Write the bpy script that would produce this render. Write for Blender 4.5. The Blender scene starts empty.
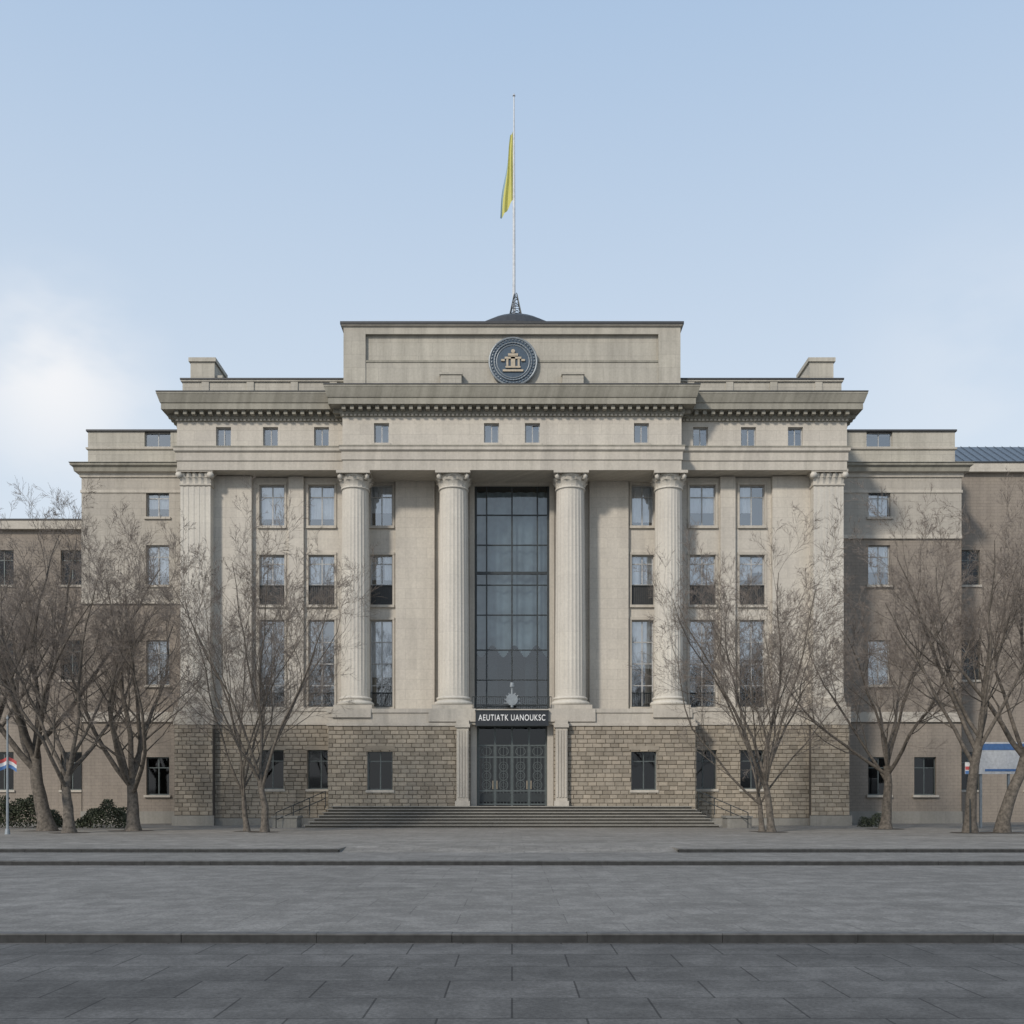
import bpy, math, random
from mathutils import Vector, Matrix, Quaternion
random.seed(7)
S=bpy.context.scene
E=1.9; D=60.0
def X(px,y=0.0): return (px-511.5)*(D+y)/1000.0
def Z(py,y=0.0): return E+(800-py)*(D+y)/1000.0

# ---------------------------------------------------------------- materials
def newmat(name):
    m=bpy.data.materials.new(name); m.use_nodes=True
    nt=m.node_tree; b=nt.nodes['Principled BSDF']
    return m,nt,b
def N(nt,t,**k):
    n=nt.nodes.new(t)
    for a,v in k.items(): setattr(n,a,v)
    return n
def ramp(nt,stops):
    r=N(nt,'ShaderNodeValToRGB'); e=r.color_ramp.elements
    while len(e)<len(stops): e.new(0.5)
    for i,(p,c) in enumerate(stops):
        e[i].position=p; e[i].color=(c[0],c[1],c[2],1) if len(c)==3 else c
    return r
def wallcoords(nt):
    g=N(nt,'ShaderNodeNewGeometry'); s=N(nt,'ShaderNodeSeparateXYZ'); nt.links.new(g.outputs['Position'],s.inputs[0])
    a=N(nt,'ShaderNodeMath',operation='ADD'); nt.links.new(s.outputs[0],a.inputs[0]); nt.links.new(s.outputs[1],a.inputs[1])
    c=N(nt,'ShaderNodeCombineXYZ'); nt.links.new(a.outputs[0],c.inputs[0]); nt.links.new(s.outputs[2],c.inputs[1])
    return g,s,c
def mixc(nt,mode,fac,a,b):
    m=N(nt,'ShaderNodeMix',data_type='RGBA',blend_type=mode)
    for sock,v in ((m.inputs[0],fac),(m.inputs[6],a),(m.inputs[7],b)):
        if isinstance(v,(int,float)): sock.default_value=v
        elif isinstance(v,tuple): sock.default_value=(v[0],v[1],v[2],1)
        else: nt.links.new(v,sock)
    return m.outputs[2]
def noise(nt,vec,scale,detail=4,rough=.6):
    n=N(nt,'ShaderNodeTexNoise'); n.inputs['Scale'].default_value=scale; n.inputs['Detail'].default_value=min(detail,4); n.inputs['Roughness'].default_value=rough
    if vec is not None: nt.links.new(vec,n.inputs['Vector'])
    return n.outputs['Fac']
def stone(name,col,joint=0.8,bw=1.3,bh=.62,island=False,stain=.4):
    m,nt,b=newmat(name)
    g,s,c=wallcoords(nt)
    br=N(nt,'ShaderNodeTexBrick'); nt.links.new(c.outputs[0],br.inputs['Vector'])
    br.inputs['Scale'].default_value=1; br.inputs['Brick Width'].default_value=bw; br.inputs['Row Height'].default_value=bh
    br.inputs['Mortar Size'].default_value=.008; br.inputs['Mortar Smooth'].default_value=.3; br.inputs['Bias'].default_value=0
    br.inputs['Color1'].default_value=(.955,.955,.955,1); br.inputs['Color2'].default_value=(1.03,1.03,1.02,1)
    k=1-.35*joint; br.inputs['Mortar'].default_value=(k,k,k,1)
    big=ramp(nt,[(.3,(.91,.91,.91)),(.7,(1.05,1.05,1.04))]); nt.links.new(noise(nt,g.outputs['Position'],.25,3,.55),big.inputs[0])
    fine=ramp(nt,[(.3,(.89,.89,.89)),(.7,(1.09,1.09,1.09))]); nt.links.new(noise(nt,g.outputs['Position'],7,4,.8),fine.inputs[0])
    mp=N(nt,'ShaderNodeMapping'); nt.links.new(c.outputs[0],mp.inputs[0]); mp.inputs['Scale'].default_value=(1.9,.14,1)
    st=ramp(nt,[(.35,(1-.38*stain,1-.38*stain,1-.39*stain)),(.62,(1.02,1.02,1.02))]); nt.links.new(noise(nt,mp.outputs[0],1.0,4,.65),st.inputs[0])
    o=mixc(nt,'MULTIPLY',1.0,col,br.outputs['Color'])
    o=mixc(nt,'MULTIPLY',1.0,o,big.outputs[0]); o=mixc(nt,'MULTIPLY',1.0,o,fine.outputs[0]); o=mixc(nt,'MULTIPLY',.8,o,st.outputs[0])
    if island:
        ir=ramp(nt,[(0,(.76,.74,.71)),(.5,(.98,.97,.95)),(1,(1.17,1.14,1.10))]); nt.links.new(g.outputs['Random Per Island'],ir.inputs[0])
        o=mixc(nt,'MULTIPLY',1.0,o,ir.outputs[0])
    nt.links.new(o,b.inputs['Base Color']); b.inputs['Roughness'].default_value=.9
    b.inputs['Specular IOR Level'].default_value=.2
    return m
STONE=stone('limestone_ashlar',(.54,.505,.45),stain=.3)
TRIM=stone('limestone_trim',(.51,.475,.42),joint=.5,bw=1.9,bh=5,stain=.5)
CORN=stone('weathered_and_shaded_cornice',(.33,.315,.27),joint=.5,bw=1.9,bh=5,stain=.8)  # weathered tone for cornices; on the modillions it stands in for shadow
COL=stone('limestone_column',(.58,.55,.495),joint=.5,bw=50,bh=1.7,stain=.3)
ATT=stone('limestone_attic',(.46,.435,.38),joint=.9,bw=1.7,bh=.8,stain=.55)
RUST=stone('rusticated_stone',(.345,.31,.26),joint=0,bw=3,bh=3,island=True,stain=.4)
MORT=stone('mortar_backing',(.13,.115,.10),joint=0)
WING=stone('wing_stone',(.43,.40,.355),joint=.9,bw=.9,bh=.45)
BRICK=stone('grey_brown_brick',(.285,.25,.215),joint=1.1,bw=.5,bh=.22)
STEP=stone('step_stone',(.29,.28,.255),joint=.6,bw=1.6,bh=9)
RISER=stone('shaded_step_riser',(.11,.105,.095),joint=.6,bw=1.6,bh=9)  # darker copy of the step stone, riser shade put into the colour
def plain(name,col,rough=.6,metal=0,spec=.5,var=.15,scale=6):
    m,nt,b=newmat(name); g=N(nt,'ShaderNodeNewGeometry')
    r=ramp(nt,[(.3,(1-var,)*3),(.7,(1+var,)*3)]); nt.links.new(noise(nt,g.outputs['Position'],scale,2),r.inputs[0])
    nt.links.new(mixc(nt,'MULTIPLY',1.0,col,r.outputs[0]),b.inputs['Base Color'])
    b.inputs['Roughness'].default_value=rough; b.inputs['Metallic'].default_value=metal; b.inputs['Specular IOR Level'].default_value=spec
    return m
FRAME=plain('window_frame_paint',(.38,.385,.38),.5)
DFRAME=plain('bronze_frame',(.035,.042,.045),.45,.3)
GRILLE=plain('door_grille_metal',(.11,.13,.13),.45,.4)
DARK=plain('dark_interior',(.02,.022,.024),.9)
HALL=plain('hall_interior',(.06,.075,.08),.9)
SHEER=plain('sheer_blind',(.42,.48,.50),.9,var=.3,scale=.8)
CURT=plain('curtain_fabric',(.76,.77,.77),.9,var=.12,scale=2)
PANEL=plain('dark_panel',(.055,.055,.055),.6)
COPE=plain('lead_coping',(.05,.052,.055),.6,.2)
ROOFM=plain('zinc_roof',(.13,.16,.19),.5,.3)
NAVY=plain('navy_enamel',(.045,.075,.11),.5)
TAN=plain('tan_bronze',(.42,.36,.27),.55,.1)
GREY=plain('grey_relief',(.24,.27,.29),.5,.2)
SIGNM=plain('sign_black',(.018,.022,.028),.4)
WHITE=plain('white_lettering',(.75,.76,.76),.5,var=.05)
POLE=plain('pole_paint',(.55,.57,.59),.45,.1)
RED=plain('red_cloth',(.40,.07,.07),.8); BLUE=plain('blue_paint',(.07,.16,.35),.6); WPAINT=plain('white_paint',(.55,.56,.57),.6)
SOIL=plain('soil',(.075,.062,.048),.95,var=.5,scale=5)
def glass(name,refl,tint):
    m=bpy.data.materials.new(name); m.use_nodes=True; nt=m.node_tree; nt.nodes.clear()
    o=N(nt,'ShaderNodeOutputMaterial'); mx=N(nt,'ShaderNodeMixShader'); t=N(nt,'ShaderNodeBsdfTransparent'); g=N(nt,'ShaderNodeBsdfGlossy')
    t.inputs[0].default_value=(*tint,1); g.inputs[0].default_value=(.92,.96,1,1); g.inputs['Roughness'].default_value=.03
    lw=N(nt,'ShaderNodeLayerWeight'); lw.inputs[0].default_value=.35
    a=N(nt,'ShaderNodeMath',operation='MULTIPLY_ADD'); nt.links.new(lw.outputs['Fresnel'],a.inputs[0]); a.inputs[1].default_value=.6; a.inputs[2].default_value=refl
    nt.links.new(a.outputs[0],mx.inputs[0]); nt.links.new(t.outputs[0],mx.inputs[1]); nt.links.new(g.outputs[0],mx.inputs[2])
    nt.links.new(mx.outputs[0],o.inputs[0]); return m
GLASS=glass('window_glass',.27,(.84,.88,.92))
BGLASS=glass('tinted_glass',.09,(.58,.64,.67))
DGLASS=glass('dark_window_glass',.02,(.3,.33,.35))

# ---------------------------------------------------------------- builder
class B:
    def __init__(s): s.v=[]; s.f=[]; s.m=[]; s.mats=[]
    def mi(s,m):
        if m not in s.mats: s.mats.append(m)
        return s.mats.index(m)
    def quad(s,pts,m):
        i=len(s.v); s.v+=[tuple(p) for p in pts]; s.f.append(tuple(range(i,i+len(pts)))); s.m.append(s.mi(m))
    def box(s,x0,x1,y0,y1,z0,z1,m):
        if x0>x1:x0,x1=x1,x0
        if z0>z1:z0,z1=z1,z0
        if y0>y1:y0,y1=y1,y0
        i=len(s.v); s.v+=[(x,y,z) for z in(z0,z1) for y in(y0,y1) for x in(x0,x1)]
        for q in((0,2,3,1),(4,5,7,6),(0,1,5,4),(2,6,7,3),(0,4,6,2),(1,3,7,5)):
            s.f.append(tuple(i+k for k in q)); s.m.append(s.mi(m))
    def sbox(s,x0,x1,y0,y1,z0,z1,m):
        s.box(x0,x1,y0,y1,z0,z1,m); s.box(-x0,-x1,y0,y1,z0,z1,m)
    def mould(s,x0,x1,yf,yb,prof,m):
        rings=[[(x0-o,yb,z),(x0-o,yf-o,z),(x1+o,yf-o,z),(x1+o,yb,z)] for o,z in prof]
        for a,b in zip(rings,rings[1:]):
            for k in range(3): s.quad([a[k],a[k+1],b[k+1],b[k]],m)
    def cyl(s,p0,p1,r0,r1,n,m,cap=True):
        p0=Vector(p0);p1=Vector(p1); d=(p1-p0).normalized(); a=d.orthogonal().normalized(); b=d.cross(a)
        i=len(s.v)
        for p,r in((p0,r0),(p1,r1)):
            for k in range(n):
                t=2*math.pi*k/n; s.v.append(tuple(p+a*math.cos(t)*r+b*math.sin(t)*r))
        for k in range(n):
            s.f.append((i+k,i+(k+1)%n,i+n+(k+1)%n,i+n+k)); s.m.append(s.mi(m))
        if cap:
            s.f.append(tuple(i+n+k for k in range(n))); s.m.append(s.mi(m)); s.f.append(tuple(i+n-1-k for k in range(n))); s.m.append(s.mi(m))
    def wall(s,x0,x1,z0,z1,y,ops,m,depth=.4,rm=None):
        xs=sorted({x0,x1,*[v for o in ops for v in(o[0],o[1])]}); zs=sorted({z0,z1,*[v for o in ops for v in(o[2],o[3])]})
        for a,b in zip(xs,xs[1:]):
            for c,d in zip(zs,zs[1:]):
                mx,mz=(a+b)/2,(c+d)/2
                if any(o[0]<mx<o[1] and o[2]<mz<o[3] for o in ops): continue
                s.quad([(a,y,c),(b,y,c),(b,y,d),(a,y,d)],m)
        rm=rm or m
        for a,b,c,d in ops:
            e=y+depth
            s.quad([(a,y,c),(a,y,d),(a,e,d),(a,e,c)],rm); s.quad([(b,y,c),(b,e,c),(b,e,d),(b,y,d)],rm)
            s.quad([(a,y,d),(b,y,d),(b,e,d),(a,e,d)],rm); s.quad([(a,y,c),(a,e,c),(b,e,c),(b,y,c)],rm)
    def rustic(s,x0,x1,z0,z1,y,ops,m,rh=.25,seed=0,flip=None):
        rnd=random.Random(seed); n=max(1,round((z1-z0)/rh)); h=(z1-z0)/n; g=.008
        for r in range(n):
            a,b=z0+r*h,z0+(r+1)*h; x=x0-(.26 if r%2 else 0)-rnd.uniform(0,.06)
            while x<x1:
                w=rnd.uniform(.46,.58); p0,p1=max(x,x0),min(x+w,x1); x+=w
                segs=[(p0,p1)]
                for o in ops:
                    if o[2]<(a+b)/2<o[3]:
                        ns=[]
                        for q0,q1 in segs:
                            if o[1]<=q0 or o[0]>=q1: ns.append((q0,q1)); continue
                            if q0<o[0]: ns.append((q0,o[0]))
                            if q1>o[1]: ns.append((o[1],q1))
                        segs=ns
                for q0,q1 in segs:
                    if q1-q0<.08: continue
                    pr=rnd.uniform(.03,.055); i=len(s.v); c=.022
                    P=[(q0+g,0,a+g),(q1-g,0,a+g),(q1-g,0,b-g),(q0+g,0,b-g)]
                    Q=[(q0+g+c,pr,a+g+c),(q1-g-c,pr,a+g+c),(q1-g-c,pr,b-g-c),(q0+g+c,pr,b-g-c)]
                    for p in P+Q:
                        if flip is None: s.v.append((p[0],y-p[1]*(.8+.4*rnd.random()),p[2]))
                        else: s.v.append((flip[0]+flip[1]*p[1],p[0],p[2]))
                    for q in((4,5,6,7),(0,1,5,4),(1,2,6,5),(2,3,7,6),(3,0,4,7)):
                        s.f.append(tuple(i+k for k in q)); s.m.append(s.mi(m))
    def obj(s,name,parent=None,smooth=False):
        me=bpy.data.meshes.new(name); me.from_pydata(s.v,[],s.f)
        for m in s.mats: me.materials.append(m)
        me.polygons.foreach_set('material_index',s.m)
        if smooth: me.polygons.foreach_set('use_smooth',[True]*len(s.f))
        me.update(); o=bpy.data.objects.new(name,me); S.collection.objects.link(o)
        if parent: o.parent=parent
        return o
def empty(name):
    o=bpy.data.objects.new(name,None); S.collection.objects.link(o); return o

bld=empty('government_building')
GZ=.355
yE=-.75; ySE=.3; yW=1.6; yP=-1.3; ySP=.75
walls=B(); trim=B(); win=B(); gl=B(); rus=B(); cur=B()
def window(x0,x1,z0,z1,yy,kind='std',rnd=random):
    fm=FRAME if kind!='dark' else GRILLE
    t=.07; w=x1-x0; h=z1-z0
    win.box(x0,x0+t,yy,yy+.08,z0,z1,fm); win.box(x1-t,x1,yy,yy+.08,z0,z1,fm)
    win.box(x0+t,x1-t,yy,yy+.08,z0,z0+t,fm); win.box(x0+t,x1-t,yy,yy+.08,z1-t,z1,fm)
    if kind=='small': win.box((x0+x1)/2-.03,(x0+x1)/2+.03,yy+.01,yy+.07,z0+t,z1-t,fm)
    else:
        win.box((x0+x1)/2-.035,(x0+x1)/2+.035,yy+.01,yy+.07,z0+t,z1-t,fm)
        zs=[z0+h*.72] if h<4 else [z0+h*.25,z0+h*.5,z0+h*.75]
        for q in zs:
            win.box(x0+t,(x0+x1)/2-.035,yy+.012,yy+.068,q-.03,q+.03,fm); win.box((x0+x1)/2+.035,x1-t,yy+.012,yy+.068,q-.03,q+.03,fm)
    G=GLASS if kind!='dark' else DGLASS
    xm=(x0+x1)/2; zsp=[z0]+([z0+h*.72] if h<4 else [z0+h*.5])+[z1]
    for a,b in((x0,xm),(xm,x1)):
        for c,d in zip(zsp,zsp[1:]):
            p,q,r=[rnd.uniform(-.014,.014) for _ in range(3)]
            gl.quad([(a,yy+.04+p,c),(b,yy+.04+q,c),(b,yy+.04+r,d),(a,yy+.04+p+r-q,d)],G)
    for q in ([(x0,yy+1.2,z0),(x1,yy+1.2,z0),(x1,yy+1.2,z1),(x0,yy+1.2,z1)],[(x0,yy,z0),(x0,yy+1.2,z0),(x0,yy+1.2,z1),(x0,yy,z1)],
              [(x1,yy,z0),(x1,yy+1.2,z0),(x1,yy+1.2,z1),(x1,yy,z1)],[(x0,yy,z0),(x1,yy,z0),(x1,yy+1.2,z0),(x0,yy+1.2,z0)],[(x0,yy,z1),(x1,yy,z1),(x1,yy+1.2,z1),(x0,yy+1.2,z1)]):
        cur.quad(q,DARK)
    if kind in('std','tall') :
        drop=rnd.choice([.0,.0,.12,.2,.35]); 
        if kind=='tall': drop=rnd.choice([.35,.45,.55])
        za=z0+h*drop
        def sheet(a,b,za=za):
            n=14
            for k in range(n):
                u,v=a+(b-a)*k/n,a+(b-a)*(k+1)/n
                fy=lambda q: yy+.14+.03*math.sin(q*26+a*3)
                cur.quad([(u,fy(u),za),(v,fy(v),za),(v,fy(v),z1),(u,fy(u),z1)],CURT)
        style=rnd.random()
        if style<.55: sheet(x0+.02,x1-.02)
        elif style<.8: sheet(x0+.02,x0+w*.40); sheet(x1-w*.40,x1-.02)
        elif style<.92: sheet(x0+.02,x0+w*.48); sheet(x0+w*.52,x1-.02,z0+h*min(.8,drop+.25))
        else: sheet(x0+.02,x0+w*.5)
def railing(x0,x1,y,z0,z1,mat=DFRAME):
    win.box(x0,x1,y,y+.05,z1-.05,z1,mat); win.box(x0,x1,y,y+.05,z0+.03,z0+.07,mat)
    n=int((x1-x0)/.12)
    for k in range(n+1):
        u=x0+(x1-x0)*k/n; win.box(u-.012,u+.012,y+.012,y+.04,z0+.07,z1-.05,mat)

zTop=Z(470,yE)+.3; zB=Z(709,yW)
ops=[]
for a,b in ((370,392),(308,334),(259,284)):
    for c,d in ((526,485),(605,555),(707,620)):
        x0,x1=X(a,yW),X(b,yW); z0,z1=Z(c,yW),Z(d,yW)
        ops.append((x0,x1,z0,z1)); ops.append((-x1,-x0,z0,z1))
bx=X(549,yW)-.0
main=(-bx,bx,zB,Z(485,yW))
XS=20.2
walls.wall(-XS,XS,zB,zTop,yW,ops+[main],STONE,depth=.3)
rw=random.Random(3)
for (x0,x1,z0,z1) in ops:
    h=z1-z0
    if 2.7<h<3.5:
        zm=z0+h*.4
        window(x0,x1,zm,z1,yW+.2,'std',rw)
        win.box(x0,x1,yW+.12,yW+.2,z0,zm,PANEL); railing(x0,x1,yW+.04,z0,zm)
    elif h>4:
        window(x0,x1,z0,z1,yW+.2,'tall',rw); railing(x0,x1,yW+.04,z0,z0+.9)
    else: window(x0,x1,z0,z1,yW+.2,'std',rw)
    trim.box(x0-.12,x1+.12,yW-.13,yW-.002,z0-.16,z0-.002,TRIM)
    for q in((x0-.13,x0-.003),(x1+.003,x1+.13)): trim.box(q[0],q[1],yW-.06,yW-.002,z0,z1,TRIM)
    trim.box(x0-.13,x1+.13,yW-.08,yW-.002,z1+.003,z1+.16,TRIM)
for a,b,p in ((395,434,.28),(288,303,.25),(212,251,.3)):
    trim_x0,trim_x1=X(a,yW-p),X(b,yW-p)
    walls.sbox(trim_x0,trim_x1,yW-p,yW-.003,zB,zTop,STONE)
for sgn in(-1,1):
    walls.quad([(sgn*XS,yW,GZ-.3),(sgn*XS,24,GZ-.3),(sgn*XS,24,zTop),(sgn*XS,yW,zTop)],STONE)
walls.quad([(-30,24,GZ-.3),(30,24,GZ-.3),(30,24,22),(-30,24,22)],STONE)
# ---- big central window
mx0,mx1,mz0,mz1=main; yb=yW+.3
for q in (mx0,mx1-.14): win.box(q,q+.14,yb,yb+.15,mz0,mz1,DFRAME)
for f in (.16,.5,.84): 
    q=mx0+(mx1-mx0)*f; win.box(q-.045,q+.045,yb+.005,yb+.14,mz0,mz1,DFRAME)
for py in (486,515,545,573,585,615,650,680,705):
    q=Z(py,yb); win.box(mx0+.14,mx1-.14,yb+.02,yb+.12,q-(.035 if py!=573 else .09),q+(.035 if py!=573 else .09),DFRAME)
xs=[mx0]+[mx0+(mx1-mx0)*f for f in(.16,.5,.84)]+[mx1]; zsx=[mz0]+[Z(p,yb) for p in(680,650,615,585,573,545,515)]+[mz1]
for a,b2 in zip(xs,xs[1:]):
    for c,d in zip(zsx,zsx[1:]):
        t1,t2,t3=[rw.uniform(-.012,.012) for _ in range(3)]
        gl.quad([(a,yb+.07+t1,c),(b2,yb+.07+t2,c),(b2,yb+.07+t3,d),(a,yb+.07+t1+t3-t2,d)],BGLASS)
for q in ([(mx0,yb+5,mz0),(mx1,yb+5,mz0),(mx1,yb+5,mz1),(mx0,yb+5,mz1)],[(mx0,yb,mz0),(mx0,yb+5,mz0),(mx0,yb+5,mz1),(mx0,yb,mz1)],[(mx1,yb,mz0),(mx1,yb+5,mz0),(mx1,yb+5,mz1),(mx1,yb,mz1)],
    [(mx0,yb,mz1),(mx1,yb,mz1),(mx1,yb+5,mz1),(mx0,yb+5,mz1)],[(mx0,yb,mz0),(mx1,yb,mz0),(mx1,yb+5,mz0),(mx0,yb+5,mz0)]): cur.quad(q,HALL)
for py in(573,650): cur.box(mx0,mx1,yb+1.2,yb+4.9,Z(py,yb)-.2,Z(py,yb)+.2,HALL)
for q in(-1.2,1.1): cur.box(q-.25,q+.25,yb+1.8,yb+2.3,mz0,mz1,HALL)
for k in range(60):
    u=mx0+(mx1-mx0)*k/60; v=mx0+(mx1-mx0)*(k+1)/60; f=lambda q:yb+.5+.07*math.sin(q*9); zq=Z(650+6*math.sin(k*.35),yb)
    cur.quad([(u,f(u),zq),(v,f(v),zq),(v,f(v),Z(490,yb)),(u,f(u),Z(490,yb))],SHEER)
for sgn in(-1,1): trim.box(sgn*(mx1+.003),sgn*(mx1+.3),yW-.1,yW-.002,mz0,mz1,TRIM)
# ---- entablatures
def entab(x0,x1,yf,yback,py):
    z=lambda p:Z(p,yf)
    prof=[(0,z(py['a0'])),(0,z(py['a1'])),(.06,z(py['a1'])+.01),(.06,z(py['a2'])),(.12,z(py['a2'])+.05),(.17,z(py['a2'])+.1),(.17,z(py['f0'])),(0,z(py['f0'])+.02)]
    trim.mould(x0,x1,yf,yback,prof,TRIM)
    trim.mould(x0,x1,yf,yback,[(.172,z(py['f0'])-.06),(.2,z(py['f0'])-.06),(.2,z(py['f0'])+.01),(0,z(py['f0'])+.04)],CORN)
    zf0=z(py['f0'])+.02; zf1=z(py['f1'])
    o=[]
    for c in py['win']:
        a,b=X(c-7.5,yf),X(c+7.5,yf); o+= [(a,b,z(py['w1']),z(py['w0']))]
    o=[q for q in o if q[0]>x0 and q[1]<x1]
    walls.wall(x0,x1,zf0,zf1,yf,o,STONE,depth=.3)
    for q in o:
        window(q[0],q[1],q[2],q[3],yf+.2,'small',rw)
        trim.box(q[0]-.1,q[1]+.1,yf-.07,yf-.002,q[2]-.12,q[2]-.002,TRIM)
    for xx in(x0,x1): walls.quad([(xx,yf,zf0),(xx,yback,zf0),(xx,yback,zf1),(xx,yf,zf1)],STONE)
    c0=zf1; P=py['proj']; zt=z(py['ct'])
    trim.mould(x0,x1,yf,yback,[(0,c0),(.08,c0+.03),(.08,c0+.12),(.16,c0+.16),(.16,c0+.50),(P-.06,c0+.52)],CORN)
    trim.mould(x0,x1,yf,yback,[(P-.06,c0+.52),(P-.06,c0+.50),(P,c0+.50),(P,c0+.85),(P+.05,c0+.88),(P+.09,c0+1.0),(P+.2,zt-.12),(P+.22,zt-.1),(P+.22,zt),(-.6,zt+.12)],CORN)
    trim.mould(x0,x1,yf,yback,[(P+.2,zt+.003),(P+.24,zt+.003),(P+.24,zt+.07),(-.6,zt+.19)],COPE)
    n=int((x1-x0)/.5)
    for k in range(n+1):
        u=x0+.15+(x1-x0-.3)*k/n; trim.box(u-.11,u+.11,yf-P+.16,yf-.162,c0+.27,c0+.515,CORN)  # modillions: shadow below the cornice painted in by the darker colour
    n=int((yback-yf)/.5); 
    for k in range(min(n,14)):
        v=yf+.2+.5*k
        for sx,dx in((x0,-1),(x1,1)): trim.box(sx+dx*.162,sx+dx*(P-.16),v-.11,v+.11,c0+.27,c0+.515,CORN)  # side modillions, same shadow put into the colour
    n=int((x1-x0)/.24)
    for k in range(n+1):
        u=x0+.05+(x1-x0-.1)*k/n; trim.box(u-.07,u+.07,yf-.15,yf-.081,c0-.02+.05,c0+.14,TRIM)
xe=-X(342,yE)
entab(-xe,xe,yE,3.0,dict(a0=470,a1=460,a2=452,f0=446,f1=417,ct=391,win=(381,491,532,641),w0=423,w1=443,proj=.72))
entab(-XS,XS,ySE,24,dict(a0=470,a1=461,a2=453,f0=447,f1=422,ct=398,win=(223,270,321,700,748,795),w0=427,w1=446,proj=.72))
zs=Z(470,yE); walls.quad([(-xe,yE,zs),(xe,yE,zs),(xe,yW+.1,zs),(-xe,yW+.1,zs)],TRIM)
zs2=Z(470,ySE)
for sgn in(-1,1): walls.quad([(sgn*xe,ySE,zs2),(sgn*XS,ySE,zs2),(sgn*XS,yW+.1,zs2),(sgn*xe,yW+.1,zs2)],TRIM)
# ---- attic centre
yA=.35; xa=-X(343,yA); za=Z(391,yE)-.1; zt=Z(327,yA)
xi=-X(365,yA)
walls.wall(-xa,xa,za,zt,yA,[(-xi,xi,Z(389,yA)-.6,Z(334,yA))],ATT,depth=.22)
pz0=Z(389,yA)-.6; pz1=Z(334,yA); pm=Z(362,yA)
walls.quad([(-xi,yA+.22,pz0),(xi,yA+.22,pz0),(xi,yA+.22,pz1),(-xi,yA+.22,pz1)],ATT)
walls.box(-xi+.003,xi-.003,yA+.06,yA+.217,pz0+.003,pm,ATT)
trim.box(-xi+.004,xi-.004,yA+.02,yA+.216,pm+.002,pm+.12,CORN)
for sgn in(-1,1): walls.quad([(sgn*xa,yA,za),(sgn*xa,14,za),(sgn*xa,14,zt),(sgn*xa,yA,zt)],ATT)
walls.quad([(-xa,14,za-8),(xa,14,za-8),(xa,14,zt),(-xa,14,zt)],ATT)
trim.mould(-xa,xa,yA,14,[(0,zt),(.05,zt+.02),(.12,zt+.05),(.12,zt+.12)],TRIM)
trim.box(-xa-.18,xa+.18,yA-.18,14.1,zt+.12,zt+.27,COPE)
u0,u1=X(440,yA-.3),X(461,yA-.3)
for s_ in(1,-1):
    trim.box(s_*u0,s_*u1,yA-.35,yA-.003,za,Z(375,yA-.3),ATT); trim.box(s_*(u0-.06),s_*(u1+.06),yA-.41,yA-.003,Z(375,yA-.3)+.002,Z(373,yA-.3)+.02,ATT)
walls.quad([(-xa,yA,zt-.05),(xa,yA,zt-.05),(xa,14,zt-.05),(-xa,14,zt-.05)],ROOFM)
# ---- side attic parapet
yp=1.3; zp=Z(382,yp); xp0=X(182,yp)
zc=Z(398,ySE)-.1
for s_ in(-1,1):
    a,b=sorted((s_*xa+s_*.002,-s_*xp0))
    walls.box(a,b,yp,22,zc,zp,ATT)
    trim.box(a-(.0 if s_>0 else .08),b+(.08 if s_>0 else 0),yp-.1,22.1,zp+.002,zp+.1,ATT); trim.box(a-(.0 if s_>0 else .12),b+(.12 if s_>0 else 0),yp-.14,22.14,zp+.102,zp+.2,COPE)
    for q in (205,250,294,333):
        u=s_*-X(q,yp); walls.box(u-.22,u+.22,yp-.07,yp-.003,zc,zp-.003,ATT)
    u0,u1=-s_*X(190,3.5),-s_*X(214,3.5)
    walls.box(u0,u1,3.5,6,zp+.2,Z(362,3.5),ATT); 
    lo,hi=min(u0,u1)-.1,max(u0,u1)+.1; trim.box(lo,hi,3.4,6.1,Z(362,3.5)+.002,Z(358,3.5),ATT)
    u0,u1=-s_*X(214.3,3.7),-s_*X(222,3.7); walls.box(u0,u1,3.7,5.8,zp+.2,Z(374,3.5),ATT)
# ---- base
zl0,zl1=Z(722,yP),Z(709,yP)
xc=-X(328,yP); xd=-X(470,yP)
doorz=Z(806,yP)
bw=[(X(367,yP),X(392,yP),Z(790,yP),Z(750,yP))]; bw+=[(-q[1],-q[0],q[2],q[3]) for q in bw]
PT=zl0-.25
for s_ in(-1,1):
    o=[q for q in bw if (q[0]<0)==(s_<0)]
    a,b=(-xc,-xd) if s_<0 else (xd,xc)
    walls.wall(a,b,GZ-.3,PT,yP,o,MORT,depth=.35,rm=TRIM)
    rus.rustic(a,b,GZ+.35,PT,yP,o,RUST,seed=5+s_)
    trim.box(a,b,yP-.12,yP-.003,GZ-.2,GZ+.34,STEP)
    for q in(a,b): walls.quad([(q,yP,GZ-.3),(q,yW+3,GZ-.3),(q,yW+3,PT),(q,yP,PT)],MORT)
    rus.rustic(yP,yW-.2,GZ+.35,PT,0,[],RUST,seed=9,flip=(s_*xc,s_))
    walls.box(a,b,yP-.0,yW-.003,PT,zl1,TRIM)
    a2,b2=(a-.1,b) if s_<0 else (a,b+.1)
    trim.box(a2,b2,yP-.1,yP-.002,PT+.02,PT+.2,TRIM); trim.box(a2,b2,yP-.06,yP-.002,zl1-.22,zl1+.02,TRIM)
for q in bw:
    window(q[0],q[1],q[2],q[3],yP+.25,'dark',rw)
    trim.box(q[0]-.1,q[1]+.1,yP-.12,yP+.05,q[2]-.15,q[2]-.002,TRIM); trim.box(q[0]-.15,q[1]+.15,yP-.07,yP-.0,q[3]+.002,q[3]+.25,RUST)
sb=[]
for a,b in((307,333),(260,283)):
    sb.append((X(a,ySP),X(b,ySP),Z(789,ySP),Z(750,ySP)))
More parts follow.
